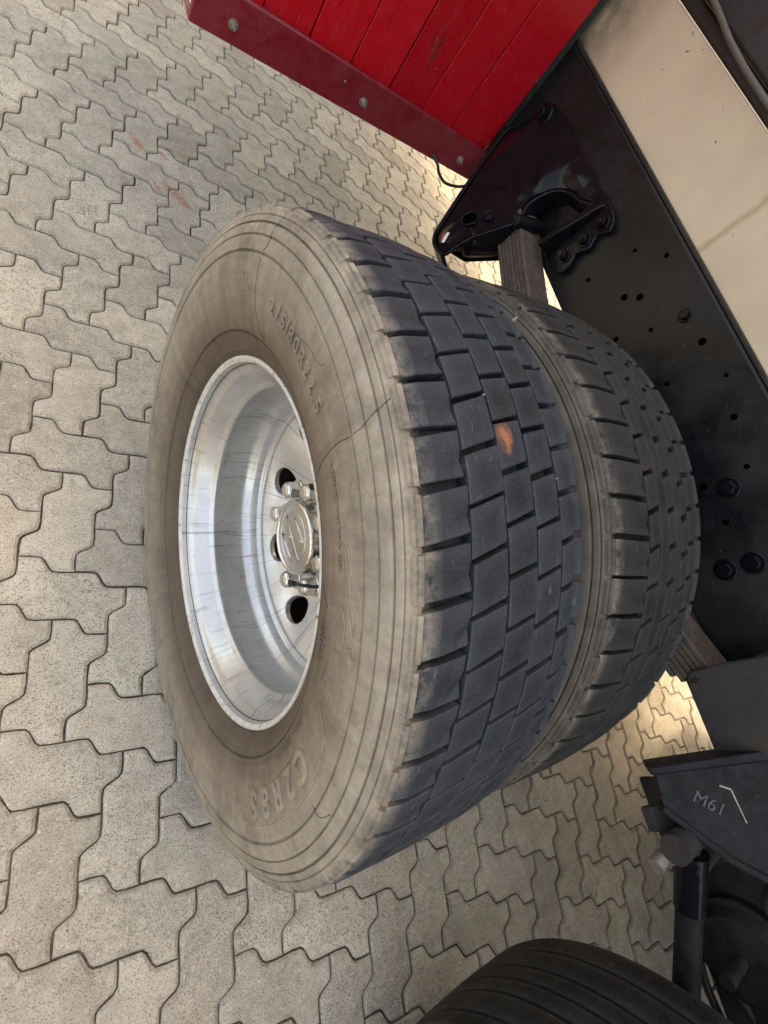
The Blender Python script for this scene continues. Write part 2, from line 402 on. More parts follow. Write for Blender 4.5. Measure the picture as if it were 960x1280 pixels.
def stone_geo(prof, cx=1.0, cy=0.5, gap=0.0018, bevel=0.0062, jit=0, deep=-0.02):
    o = [((x - cx) * CW, (y - cy) * CW) for x, y in stone_outline(prof)]
    g = inset(o, gap); t = inset(o, gap + bevel); n = len(g)
    if jit:
        jr = random.Random(jit)
        g = [Vector(q) + Vector((jr.uniform(-1, 1), jr.uniform(-1, 1))) * .0005 for q in g]; t = [Vector(q) + Vector((jr.uniform(-1, 1), jr.uniform(-1, 1))) * (.0011 if jr.random() < .85 else .003) for q in t]
    v = [(q[0], q[1], deep) for q in g] + [(q[0], q[1], -0.0048) for q in g] + [(q[0], q[1], 0.0) for q in t]
    f = [(i, (i + 1) % n, n + (i + 1) % n, n + i) for i in range(n)] + [(n + i, n + (i + 1) % n, 2 * n + (i + 1) % n, 2 * n + i) for i in range(n)]
    f.append(tuple(range(2 * n, 3 * n)))
    return v, f

P5 = [(0, 0), (0.22, AMP * 0.72), (0.36, AMP * 0.98), (0.50, 0.0), (0.64, -AMP * 0.98), (0.78, -AMP * 0.72)]
P5 = [(0, 0), (0.20, AMP * 0.66), (0.35, AMP), (0.42, AMP * 0.72), (0.58, -AMP * 0.72), (0.65, -AMP), (0.80, -AMP * 0.66)]
P3 = [(0, 0), (0.36, AMP), (0.64, -AMP)]

def to_px(x, y, z=0.0):
    c = RR @ (Vector((x, y, z)) - CAM)
    if c.z < 0.05: return None
    return (480 + F_PX * c.x / c.z, 640 + F_PX * c.y / c.z, c.z)

def behind_wheel(x, y):
    d = Vector((x, y, 0)) - CAM
    for i in range(40, 100):
        q = CAM + d * (i / 100)
        if -0.02 < q.x < 0.57 and math.hypot(q.y, q.z - 0.475) < 0.49: return True
    return False

gx0, gx1, gy0, gy1 = -300, 300, -300, 300
ground = mesh('paved_ground', [(gx0, gy0, -0.009), (gx1, gy0, -0.009), (gx1, gy1, -0.009), (gx0, gy1, -0.009)], [(0, 1, 2, 3)], SAND)
ground['kind'] = 'structure'; ground['label'] = 'yard of warm grey zigzag concrete block paving laid in herringbone'
stones = []
for u in range(-70, 75):
    for v in range(-75, 60):
        cls = (u + v) % 4
        if cls not in (0, 2): continue
        horiz = cls == 0
        # centre in cell coordinates (v points down, towards -E2)
        cu, cv = (u + 1.0, v + 0.5) if horiz else (u + 0.5, v + 1.0)
        g = E1 * (cu * CW) - E2 * (cv * CW) + Vector((OX, OY))
        if not (-3.2 < g.x < 4.2 and -2.6 < g.y < 6.5): continue
        px = to_px(g.x, g.y); s = 0.0
        if px and -60 < px[0] < 1020 and -60 < px[1] < 1340:
            s = 1.0 / px[2] ** 3
            if behind_wheel(g.x, g.y): s *= 0.01
            if g.x > 1.0 and px[0] > 700 and px[1] < 800: s *= 0.05
        stones.append((s, g.x, g.y, horiz))
stones.sort(reverse=True)
paver_meshes = []
for k in range(5):
    sv, sf = stone_geo(P5, jit=k + 1)
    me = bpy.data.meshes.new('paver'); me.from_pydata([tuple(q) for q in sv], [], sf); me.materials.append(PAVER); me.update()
    bmx = bmesh.new(); bmx.from_mesh(me); bmesh.ops.recalc_face_normals(bmx, faces=bmx.faces); bmx.to_mesh(me); bmx.free()
    paver_meshes.append(me)
rnd = random.Random(3)
for s, x, y, hz in stones[:300]:
    o = bpy.data.objects.new('paver', rnd.choice(paver_meshes)); COL.objects.link(o); o.parent = ground
    o.location = (x + rnd.uniform(-.0006, .0006), y + rnd.uniform(-.0006, .0006), rnd.uniform(-.0016, .0))
    flip = PI if rnd.random() < 0.5 else 0
    o.rotation_euler = (rad(rnd.uniform(-.35, .35)), rad(rnd.uniform(-.35, .35)), TH + (0 if hz else PI / 2) + flip + rad(rnd.uniform(-.4, .4)))
lv, lf = stone_geo(P3); BV, BF = [], []
for s, x, y, hz in stones[300:]:
    a = TH + (0 if hz else PI / 2) + rad(rnd.uniform(-.4, .4)); ca, sa = math.cos(a), math.sin(a); n = len(BV); dz = rnd.uniform(-.0016, 0)
    tx, ty = rnd.uniform(-.006, .006), rnd.uniform(-.006, .006)
    for q in lv: BV.append((x + q[0] * ca - q[1] * sa, y + q[0] * sa + q[1] * ca, q[2] + dz + q[0] * tx + q[1] * ty))
    BF += [tuple(i + n for i in f) for f in lf]
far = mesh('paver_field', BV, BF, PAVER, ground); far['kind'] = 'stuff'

# ---------------------------------------------------------------- the truck
truck = empty('truck', (0, 0, 0))
truck['label'] = 'black chassis of an old truck with twin rear wheels and a red plank locker'
truck['category'] = 'truck'

HW = 0.475                                     # axle height
def flat(v):                                   # tyre pressed flat where it stands
    x, y, z = v
    lim = -HW + 0.0015
    if z < lim + 0.03:
        z2 = max(z, lim)
        return (x, y, z2)
    return (x, y, z)

SIDE = [(.014, .287), (.004, .2965), (-.001, .303), (-.004, .306), (-.006, .311), (-.013, .324), (-.0175, .3295), (-.0160, .3305), (-.0160, .3315), (-.0195, .333), (-.0240, .346), (-.0290, .366), (-.0330, .392), (-.0345, .412), (-.0342, .4322),
        (-.0322, .4335), (-.0322, .4345), (-.0352, .4362), (-.0350, .4440), (-.0330, .4535), (-.0305, .4545), (-.0305, .4553), (-.0325, .4565), (-.0315, .4640), (-.0290, .4690), (-.0250, .4700), (-.0250, .4712), (-.0275, .4725), (-.0255, .4790), (-.0230, .4798), (-.0232, .4808), (-.0238, .4820), (-.0215, .4870), (-.019, .4905), (-.012, .4895), (-.008, .4840)]
def side_x(r):
    for (x0, r0), (x1, r1) in zip(SIDE, SIDE[1:]):
        if r0 <= r <= r1 and r1 > r0: return x0 + (x1 - x0) * (r - r0) / (r1 - r0)
    return -.03

def tyre_body(name, parent, cx, m, seed=0, cut=0.0):
    """cx = x of the tyre's centre plane; profile mirrored about it"""
    left = [(cx - .115 + x, r) for x, r in SIDE]
    right = [(cx + .115 - cut - x, r) for x, r in reversed(SIDE)]
    mid = [(cx - .1, .4840), (cx, .4845), (cx + .1 - cut, .4840)]
    v, f = latheg(left + mid + right, 240)
    rn = random.Random(seed)
    v = [flat(q) for q in v]
    o = mesh(name, v, f, m, parent, True, auto=22)
    o.data.materials.append(TREAD)
    for pl in o.data.polygons:
        c = pl.center
        if (math.hypot(c.y, c.z) > .480 and c.x > cx - .128) or c.x > cx: pl.material_index = 1
    return o

def crown(x, cx): return .5015 - .30 * (x - cx) ** 2

def tread_geo(rows, cx, pitch=6.0, seed=1, base=.4800, bevel=.0011):
    """rows: (x0, x1, phase at x0, phase at x1, gap in degrees, gap between rows)"""
    rn = random.Random(seed); V, Fc = [], []
    n = round(360 / pitch)
    for (x0, x1, p0, p1, gap, cg, shoulder) in rows:
        solid = gap <= 0
        for k in range(n):
            a0 = k * pitch; dz = rn.uniform(-.0011, .0007)
            us = [0, .045, .35, .65, .955, 1.0]
            vs = [0, .03, .35, .65, .97, 1.0]
            j = [rn.uniform(-.0011, .0011) for _ in range(4)]; ja = [rn.uniform(-.16, .16) for _ in range(4)]
            if solid: j = [0] * 4; ja = [0] * 4; dz = 0
            st = len(V); nu, nv = len(us), len(vs)
            def P(u, v_, h):
                xa, xb = x0 + cg / 2, x1 - cg / 2
                x = xa + (xb - xa) * u + (j[0] * (1 - u) + j[1] * u) * (1 - v_) + (j[2] * (1 - u) + j[3] * u) * v_
                ph = p0 + (p1 - p0) * u
                t = a0 + ph + gap / 2 + (pitch - gap) * v_ + (ja[0] * (1 - u) + ja[1] * u) * (1 - v_) + (ja[2] * (1 - u) + ja[3] * u) * v_
                if shoulder < 0 and u < .3: r = h - (.3 - u) ** 2 * .05
                elif shoulder > 0 and u > .45: r = h - (u - .45) ** 2 * .040
                else: r = h
                t = rad(t); return (x, r * math.sin(t), r * math.cos(t))
            for a, u in enumerate(us):
                for b, w in enumerate(vs):
                    xx = x0 + (x1 - x0) * u
                    h = crown(xx, cx) + dz
                    eu = a in (0, nu - 1); ev = b in (0, nv - 1) and not solid
                    if eu or ev: h -= bevel * (1.8 if eu and ev else 1)
                    # small scooped facet at the inner edge of the outer lugs
                    if shoulder < 0 and u > .6 and w < .7 and not solid: h -= .0040 * (u - .6) / .4 * (1 - abs(w - .35) / .35)
                    V.append(P(u, w, h))
            for a in range(nu - 1):
                for b in range(nv - 1):
                    Fc.append((st + a * nv + b, st + (a + 1) * nv + b, st + (a + 1) * nv + b + 1, st + a * nv + b + 1))
            ring = [(a, 0) for a in range(nu)] + [(nu - 1, b) for b in range(1, nv)] + [(a, nv - 1) for a in range(nu - 2, -1, -1)] + [(0, b) for b in range(nv - 2, 0, -1)]
            s2 = len(V)
            for a, b in ring:
                V.append(P(us[a], vs[b], base))
            m = len(ring)
            for i in range(m):
                a, b = ring[i]; c, d = ring[(i + 1) % m]
                Fc.append((st + a * nv + b, s2 + i, s2 + (i + 1) % m, st + c * nv + d))
    return [flat(q) for q in V], Fc

def shoulder_lugs(cx, pitch, ph0, ph1, gap, n, side, cut=0.0):
    """the outer faces of the lugs, wrapping a little way down the sidewalls"""
    V, Fc = [], []
    for sgn, ph in ((-1, ph0), (1, ph1))[side:side + 1]:
        for k in range(n):
            s = len(V); ts = [ph + k * pitch + gap / 2 + (pitch - gap) * q for q in (0, .05, .35, .65, .95, 1)]
            for i, t in enumerate(ts):
                e = .0006 if i in (0, 5) else 0
                for dx, r in ((.120, .486), (.1300, .4958 - e), (.1340, .4940 - e), (.1368 - e, .4890), (.1375 - e, .4840)):
                    tt = rad(t); V.append(flat((cx + sgn * (dx - (cut if sgn > 0 else 0)), r * math.sin(tt), r * math.cos(tt))))
            for i in range(5):
                for q in range(4): Fc.append((s + i * 5 + q, s + i * 5 + q + 1, s + (i + 1) * 5 + q + 1, s + (i + 1) * 5 + q))
            Fc.append(tuple(s + q for q in range(5))); Fc.append(tuple(s + 25 + q for q in (4, 3, 2, 1, 0)))
    return V, Fc

FONT = None
def ring_text(name, txt, r, t0, t1, h, parent, m, inward=False, depth=.0009, bold=.0):
    """raised letters round the sidewall from angle t0 to t1 (degrees), baseline radius r; letter tops point outward"""
    V, Fc = [], []
    wt = [.42 if q in './1I' else (.7 if q == ' ' else 1.0) for q in txt]; tot = sum(wt); acc = 0
    for i, chh in enumerate(txt):
        acc += wt[i]
        if chh == ' ': continue
        cu = bpy.data.curves.new('t', 'FONT'); cu.body = chh; cu.size = h * 1.38; cu.extrude = depth / 2; cu.align_x = 'CENTER'; cu.resolution_u = 3
        cu.offset = bold
        ob = bpy.data.objects.new('t', cu); COL.objects.link(ob); dg = bpy.context.evaluated_depsgraph_get(); dg.update()
        tm = ob.evaluated_get(dg).to_mesh(); s = len(V)
        t = t0 + (t1 - t0) * (acc - wt[i] / 2) / tot
        for v in tm.vertices:
            rr = r + v.co.y; a = rad(t) - v.co.x / r
            x = side_x(rr) - depth * .35 - v.co.z - .0003
            V.append((x, rr * math.sin(a), rr * math.cos(a)))
        Fc += [tuple(q + s for q in pl.vertices) for pl in tm.polygons]
        ob.evaluated_get(dg).to_mesh_clear(); bpy.data.objects.remove(ob); bpy.data.curves.remove(cu)
    return mesh(name, V, Fc, m, parent)

def make_wheel(loc, label):
    w = empty('wheel', loc, truck); w['label'] = label; return w

# ---- outer wheel
w1 = make_wheel((0, 0, HW), 'outer twin wheel with dusty brown sidewall and silver dished rim')
tyre_body('tyre_sidewall', w1, .115, SIDEW, 1, .017)
g1 = tread_geo([(-.014, .042, -2.7, -1.7, .95, .0022, -1), (.042, .092, -4.5, -2.9, .72, .0020, 0), (.092, .138, -.6, .6, .70, .0020, 0),
                (.138, .184, -1.2, 0.1, .70, .0020, 0), (.184, .227, -3.1, -2.2, .80, .0020, 1)], .115, 6.0, 4)
td = mesh('tyre_tread', *g1, TREAD, w1, False)
for k_, m_ in ((0, SIDEW), (1, TREAD)): mesh('tread_shoulder', *shoulder_lugs(.115, 6.0, -2.7, -2.2, .95, 60, k_, .017), m_, w1)
RIMP = [(.016, .2965), (.006, .2992), (.0008, .2985), (-.0008, .2962), (.0004, .2932), (.004, .2905), (.0045, .2893)]
mesh('rim_flange', *latheg(RIMP, 200), FLANGE, w1, True)
BAR = [(.004, .2895), (.010, .2885), (.016, .2880), (.020, .2862), (.023, .2800), (.028, .2765), (.052, .2675), (.057, .2650), (.060, .2590), (.064, .2585), (.070, .2640), (.085, .2700), (.105, .2740), (.126, .2760), (.136, .2735), (.142, .2665), (.147, .2635), (.158, .2625), (.163, .2605), (.165, .2570)]
mesh('rim_barrel', *latheg(BAR, 200), RIM, w1, True)
# wheel disc with eight hand holes: polar grid, cut with a boolean-free hole pattern
DX = .172
def disc_mesh():
    # dished disc: a cone running deeper towards the hub, nine rounded hand holes
    S1 = .106; HN, HP, HS = 9, 166.5, .046; A = Vector((.171, .2515)); B = Vector((.226, .161)); D = (B - A).normalized()
    V, Fc = [], []; M = 48; q = M // 4; hs = rad(180 / HN)
    for k in range(HN):
        a0 = rad(HP + 360 / HN * k); bd = []                      # (distance down the slope, angle)
        for i in range(q): bd.append((0, a0 - hs + 2 * hs * i / q))
        for i in range(q): bd.append((S1 * i / q, a0 + hs))
        for i in range(q): bd.append((S1, a0 + hs - 2 * hs * i / q))
        for i in range(q): bd.append((S1 * (1 - i / q), a0 - hs))
        s_ = len(V)
        for sl, an in bd:
            rm = (A + D * HS).y
            du, dv = (sl - HS), (an - a0) * rm
            th = math.atan2(dv, -du)
            hu = -.0285 * math.cos(th); hv = .0300 * math.sin(th) * (1 + .14 * math.cos(th))
            for f_, dx in ((None, 0), (1.10, 0), (1.04, .0010), (1.0, .0035), (1.0, .0150)):
                if f_ is None: u_, v_ = du, dv
                else: u_, v_ = hu * f_, hv * f_
                c2 = A + D * (HS + u_); aa = a0 + v_ / rm
                V.append((c2.x + dx * .85, (c2.y + dx * .5) * math.sin(aa), (c2.y + dx * .5) * math.cos(aa)))
        for i in range(M):
            j = (i + 1) % M
            for e in range(4): Fc.append((s_ + i * 5 + e, s_ + i * 5 + e + 1, s_ + j * 5 + e + 1, s_ + j * 5 + e))
    o = mesh('wheel_disc', V, Fc, DISC, w1, False)
    bm = bmesh.new(); bm.from_mesh(o.data); bmesh.ops.remove_doubles(bm, verts=bm.verts, dist=.00005); bmesh.ops.recalc_face_normals(bm, faces=bm.faces); bm.to_mesh(o.data); bm.free()
    o.data.polygons.foreach_set('use_smooth', [True] * len(o.data.polygons)); o.data.set_sharp_from_angle(angle=rad(50))
    return o
disc_mesh()
mesh('disc_ring', *latheg([(.165, .2572), (.163, .2560), (.1635, .2545), (.168, .2535), (.1755, .2528), (.1765, .2518), (.1765, .2505), (.1712, .2512)], 200), DISC, w1, True)
mesh('disc_centre', *latheg([(.2258, .1622), (.229, .156), (.230, .150), (.230, .102), (.224, .100), (.160, .100), (.150, .0985), (.146, .095), (.146, .070), (.16, .06)], 120), DISC, w1, True, auto=40)
# inner darkness: brake drum and hub seen through the holes
mesh('brake_drum', *latheg([(.262, .0), (.262, .165), (.268, .185), (.275, .195), (.40, .200), (.40, .0)], 80), DARKIN, w1, True, auto=30)
# hub cap
CAPX = .112
cap = mesh('hub_cap', *latheg([(.148, .073), (.144, .070), (.130, .069), (.1225, .0687), (.1165, .0672), (.1145, .0645), (.1148, .0620), (.1175, .0602), (.1168, .052), (.1152, .030), (.1146, .0)], 96), CHROME, w1, True, auto=50)
# emblem on the cap: raised circle with crossing strokes
em = []
def capx(r): return .1163 + (.0022 if r > .03 else 0) - .0016
N = 64
em.append(tubeg([(.1163, .046 * math.sin(2 * PI * i / N), .046 * math.cos(2 * PI * i / N)) for i in range(N + 1)], .0013, 6))
def stroke(a, b, r=.0016): em.append(tubeg([(.1156, a[0], a[1]), (.1148, (a[0] + b[0]) / 2, (a[1] + b[1]) / 2), (.1156, b[0], b[1])], r, 6))
stroke((.044, -.004), (-.044, .004)); stroke((.022, -.036), (-.002, .004)); stroke((-.022, .036), (.002, -.004))
stroke((.022, -.036), (-.030, -.022)); stroke((-.022, .036), (.030, .022)); stroke((.030, .022), (.004, .030)); stroke((-.030, -.022), (-.004, -.030))
mesh('emblem', *merge(*em), CHROME, w1, True)
# wheel nuts: chromed hexagon caps on a bolt circle
for k in range(8):
    a = rad(40 + 45 * k); c = Vector((0, .091 * math.sin(a), .091 * math.cos(a)))
    ax = Vector((-1, 0, 0)); b0 = Vector((DX - .026, c.y, c.z))
    if k == 3:                                                   # one stud without its chrome cap
        mesh('wheel_stud', *merge(cylg(b0, b0 + ax * .010, .013, .013, 6), cylg(b0 + ax * .010, b0 + ax * .016, .008, .0075, 16)), LEAF, w1); continue
    g = merge(cylg(b0, b0 + ax * .006, .0205, .0195, 24), cylg(b0 + ax * .006, b0 + ax * .026, .0168, .0165, 6, True, k), cylg(b0 + ax * .026, b0 + ax * .0305, .0150, .0120, 20), cylg(b0 + ax * .0305, b0 + ax * .0330, .0120, .0080, 20))
    o = mesh('wheel_nut', *g, CHROME, w1)
    bev(o, .0012, 2, 30)
mesh('valve_stem', *merge(tubeg([(.150, -.100, .020), (.128, -.098, .018), (.108, -.092, .014), (.098, -.086, .008)], .0032, 8), cylg((.098, -.086, .008), (.090, -.080, .002), .0042, .0042, 10)), DULL, w1, True)
mesh('valve_stem', *tubeg([(.250, -.06, -.16), (.246, -.08, -.20), (.236, -.115, -.235)], .009, 10), DULL, w1, True)

# raised writing on the sidewall
ring_text('raised_lettering', '275/80R22.5', .3785, 29.5, 0.5, .0200, w1, LETTER, depth=.0026, bold=.0004)
ring_text('raised_lettering', 'C2R8S', .371, -57.5, -90, .0350, w1, LETTER, depth=.0034, bold=.0012)
ring_text('raised_lettering', 'LOAD AND INFLATION OUTDOOR', .389, -9.0, -24.0, .0052, w1, LETTER, depth=.0016)
ring_text('raised_lettering', 'RADIAL TUBELESS', .343, -55, -74, .0060, w1, LETTER, depth=.0016)
ring_text('raised_lettering', 'REGROOVABLE', .347, -33.5, -41, .0065, w1, LETTER, depth=.0016)
ring_text('raised_lettering', '152/148', .357, -33.5, -41, .0065, w1, LETTER, depth=.0016)
def ring_line(pts, w=.0009, close=False, dep=.0004):
    q = [(side_x(r) - dep, r * math.sin(rad(t)), r * math.cos(rad(t))) for r, t in pts]
    if close: q.append(q[0])
    return tubeg(q, w, 6)
def arc(r, a, b, n=16): return [(r, a + (b - a) * i / n) for i in range(n + 1)]
def poly_r(pts, n=6):
    out = []
    for (r0, t0), (r1, t1) in zip(pts, pts[1:]):
        for i in range(n): out.append((r0 + (r1 - r0) * i / n, t0 + (t1 - t0) * i / n))
    out.append(pts[-1]); return out
mk = [ring_line(poly_r([(.381, 43.2), (.408, 44.0), (.408, 40.8), (.381, 40.1), (.381, 43.2)]), .0009),
      ring_line(poly_r([(.396, 43.5), (.396, 40.6)]), .0008), ring_line(poly_r([(.402, 43.7), (.402, 40.8)]), .0007), ring_line(poly_r([(.396, 42.0), (.408, 42.4)]), .0007),
      ring_line(poly_r([(.392, 42.8), (.385, 41.4), (.393, 40.8)]), .0010),
      ring_line(poly_r([(.372, 43.0), (.377, 43.1)]), .0009), ring_line(poly_r([(.372, 41.2), (.377, 41.3)]), .0009), ring_line(poly_r([(.3745, 43.0), (.3745, 41.3)]), .0008),
      # bordered panels
      ring_line(arc(.414, -58, -92), .0011), ring_line(poly_r([(.414, -58), (.404, -50), (.376, -47)]), .0011), ring_line(arc(.366, -63, -91), .0009),
      ring_line(poly_r([(.346, -30), (.352, -31), (.352, -43), (.362, -46), (.366, -44), (.380, -37), (.404, -35), (.406, -31), (.395, -29), (.366, -30)]), .0008),
      ring_line(poly_r([(.402, -20.5), (.414, -27)]), .0010), ring_line(poly_r([(.405, -19.5), (.417, -25)]), .0008), ring_line(poly_r([(.412, -27), (.421, -31)]), .0009), ring_line(poly_r([(.412, -29), (.425, -35)]), .0008),
      ring_line(poly_r([(.404, -35), (.424, -34)]), .0008), ring_line(poly_r([(.372, -46), (.380, -42), (.394, -41), (.392, -45), (.380, -47)]), .0009),
      ring_line(poly_r([(.385, -8.2), (.397, -8.0), (.399, -25), (.387, -25.5)]), .0006)]
for t in range(-92, -55, 6): mk.append(ring_line(poly_r([(.336, t), (.344, t + 1)]), .0006))
for r in (.3385, .3405): mk.append(ring_line(arc(r, -54, -96, 24), .0007))
for g_ in mk: mesh('raised_line', *g_, LETTER, w1, True)
# cracks and mould seams in the sidewall, dark
ck = []
def crack(pts, w=.0007):
    q = smoothpts([(side_x(r) + .0001, r * math.sin(rad(t)), r * math.cos(rad(t))) for r, t in pts], 4)
    q = [(side_x(math.hypot(a.y, a.z)) + .0001 if math.hypot(a.y, a.z) > .3 else a.x, a.y + random.uniform(-.0005, .0005), a.z + random.uniform(-.0005, .0005)) for a in q]
    return tubeg(q, w, 5)
ck.append(crack([(.306, -8.6), (.335, -8.2), (.35, -7.2), (.372, -6.2), (.395, -5.9), (.412, -5.9), (.434, -6.3)], .0006))
ck.append(crack([(.434, -6.3), (.453, -6.0), (.468, -5.2), (.486, -4.4)], .0005))
ck.append(crack([(.486, 34.2), (.462, 35.2), (.446, 35.0), (.434, 36.7), (.41, 37.3), (.375, 37.2), (.35, 35.5), (.336, 33.0)], .0006))
ck.append(crack([(.366, 22), (.380, 21.5), (.392, 17.5), (.404, 12), (.412, 7), (.420, 6)], .0004))
ck.append(crack([(.428, -62), (.446, -61), (.452, -58.5)], .0006))
ck.append(crack([(.342, -27.5), (.352, -29.5), (.362, -31)], .0008))
for g_ in ck: mesh('sidewall_crack', *g_, RUBBER, w1, True)

# pebbles wedged between the lugs
rp = random.Random(5)
for x, t, r in ((.236, 14, .0028), (.092, -3, .0016), (.140, 12.2, .0018), (.186, -13, .0015)):
    t = rad(t); c = Vector((x, .4985 * math.sin(t), .4985 * math.cos(t))); V = []
    v0, f0 = cylg((0, 0, -r), (0, 0, r), r * .8, r * .5, 7)
    mesh('pebble', [c + Vector(q) * rp.uniform(.8, 1.2) for q in v0], f0, PAVER, w1)
# ---- inner wheel
w2 = make_wheel((.3225, 0, HW), 'inner twin wheel, worn tread with short slots, beside the chassis rail')
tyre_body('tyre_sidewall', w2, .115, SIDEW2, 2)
r0 = -.3225
g1 = tread_geo([(-.013, .066, 3.0, 2.2, .85, .0022, -1), (.066, .096, 0.2, 1.0, .80, .0008, 0), (.096, .122, 0, 0, 0, .0004, 0), (.122, .147, .1, .9, .95, .0004, 0), (.147, .164, 0, 0, 0, .0004, 0),
                (.164, .189, -1.4, -.6, .95, .0004, 0), (.189, .243, .5, 1.2, .75, .0014, 1)], .115, 6.0, 9, bevel=.0007)
mesh('tyre_tread', *g1, TREAD2, w2)
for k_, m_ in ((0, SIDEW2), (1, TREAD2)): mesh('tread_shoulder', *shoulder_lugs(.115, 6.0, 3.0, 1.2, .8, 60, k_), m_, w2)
mesh('rim_barrel', *latheg([(.01, .288), (.03, .285), (.09, .262), (.2, .285), (.225, .288)], 90), DARKIN, w2, True)

# ---- wheel of the neighbouring axle, ribbed tread
w3 = make_wheel((.280, -1.328, HW * 1.01), 'black wheel with ribbed tread on the next axle at the bottom')
w3.scale = (1.12, 1.01, 1.01)
tyre_body('tyre_sidewall', w3, .115, TREAD3, 3)
RB = []
ribs = [(-.012, .030), (.036, .078), (.084, .112), (.118, .146), (.152, .194), (.200, .242)]
for a, b in ribs:
    pr = [(a, .490)]
    for i in range(7):
        x = a + (b - a) * i / 6; h = crown(x, .115) + .004; e = .0015 if i in (0, 6) else 0
        pr.append((x, h - e))
    pr.append((b, .490)); RB.append(latheg(pr, 200))
V, Fc = merge(*RB); mesh('tyre_tread', [flat(q) for q in V], Fc, TREAD3, w3, True, auto=35)
mesh('rim_barrel', *latheg([(.006, .300), (-.001, .295), (.004, .288), (.03, .285), (.10, .258), (.16, .25), (.16, .0)], 120), DARKIN, w3, True, auto=30)

# ---- the twin wheels at the other end of each axle
def copy_wheel(w, loc, label):
    c = w.copy(); COL.objects.link(c); c.location = loc; c['label'] = label
    del c['label']
    for ch in list(w.children):
        d = ch.copy(); COL.objects.link(d); d.parent = c
    return c
copy_wheel(w2, (2.24, 0, HW), 'far side wheel hidden behind the chassis'); copy_wheel(w2, (1.92, 0, HW), 'far side inner wheel hidden behind the chassis')
copy_wheel(w3, (2.10, -1.31, HW * 1.01), 'far side wheel of the next axle hidden behind the chassis')

# ---- unseen box added on the far side to cut light under the truck
for y0_, y1_ in ((-3.0, -1.85),):
    bev(mesh('unseen_light_blocker', *boxg((1.95, y0_, .42), (2.46, y1_, 1.262)), DULL, truck), .01)
# ---- axles
ax = mesh('axle', *merge(boxg((.40, -.06, .415), (1.95, .06, .535)), cylg((.30, 0, HW), (.5, 0, HW), .09)), GRIME, truck); bev(ax, .01)
ax = mesh('axle', *merge(boxg((.40, -1.37, .415), (1.95, -1.25, .535)), cylg((.28, -1.31, HW), (.5, -1.31, HW), .19, n=40)), GRIME, truck); bev(ax, .01)

# ---- chassis rails: C channel, web outward
RX = .805
RB_, RT = .775, 1.052
def channel(x0, s, y0, y1):
    t = .010; d = .085
    return merge(boxg((x0, y0, RB_), (x0 + s * t, y1, RT)), boxg((x0 + s * t, y0, RB_ + .0005), (x0 + s * d, y1, RB_ + t)), boxg((x0 + s * t, y0, RT - t), (x0 + s * d, y1, RT - .0005)))
rail = mesh('chassis_rail', *channel(RX, 1, -3.2, 4.5), BLACK, truck); bev(rail, .005, 3)
rail['label'] = 'near black chassis rail with bolt holes'
mesh('chassis_rail', *channel(1.66, -1, -3.2, 4.5), BLACK, truck)
for y in (-2.1, -.2, 1.6, 3.2): bev(mesh('cross_member', *boxg((.83, y - .05, .82), (1.64, y + .05, 1.0)), GRIME, truck), .01)
# bolt heads and drilled holes on the rail, hole shade laid on as black discs
def rail_bolt(y, z, r=.012, hollow=False):
    c = Vector((RX, y, z)); a = Vector((-1, 0, 0))
    if hollow:
        o = mesh('drilled_hole', *cylg(c + a * .0008, c - a * .006, r, r, 20), HOLE_SHADE, rail)
    else:
        o = mesh('bolt', *merge(cylg(c, c + a * .003, r * 1.45, r * 1.35, 24), cylg(c + a * .003, c + a * .012, r, r * .95, 6)), GLOSS, rail, False); bev(o, .0012, 2, 30)
for y, z, r in ((.391, 1.016, .004), (.373, .912, .006), (.350, .939, .006), (.185, 1.001, .006), (-.08, .892, .006), (-.076, .972, .004), (.146, .913, .004)): rail_bolt(y, z, r * 1.25, True)
for y, z, r in ((.30, .86, .006), (.27, .93, .005), (.06, .86, .006), (.02, .99, .006), (-.02, .84, .005), (-.16, .90, .006), (-.30, 1.0, .006), (.45, .97, .004), (.47, .86, .005), (.10, 1.01, .004)): rail_bolt(y, z, r, True)
rail_bolt(.253, .996, .010)
for y, z in ((-.244, .864), (-.245, .912), (-.10, .93)): rail_bolt(y, z, .015)

# cream board above the rail, black body above that
cream = mesh('cream_side_board', *boxg((.822, -3.0, 1.058), (.862, 4.3, 1.232)), CREAM, truck); bev(cream, .004)
cream['label'] = 'cream painted board along the top of the chassis rail'
cs = mesh('sealing_strip', *merge(boxg((.812, -3.0, 1.0525), (.830, 4.3, 1.0605))), GRIME, truck); bev(cs, .002)
ub = mesh('body_sill', *merge(boxg((.830, -3.0, 1.234), (.90, 4.3, 1.262)), boxg((.812, -3.0, 1.264), (.87, 4.3, 1.42))), DULL, truck); bev(ub, .006)
ub['label'] = 'black sill of the truck body above the cream board'
body = mesh('truck_body', *boxg((.872, -3.0, 1.266), (2.50, 4.3, 3.60)), DULL, truck); bev(body, .01)
mesh('cable', *tubeg(smoothpts([(.80, 1.5, 1.36), (.795, 1.1, 1.302), (.798, .775, 1.271), (.799, .656, 1.257), (.800, .507, 1.252), (.800, .2, 1.257), (.80, -.4, 1.275)], 8), .0055, 8), HOSE, truck, True)

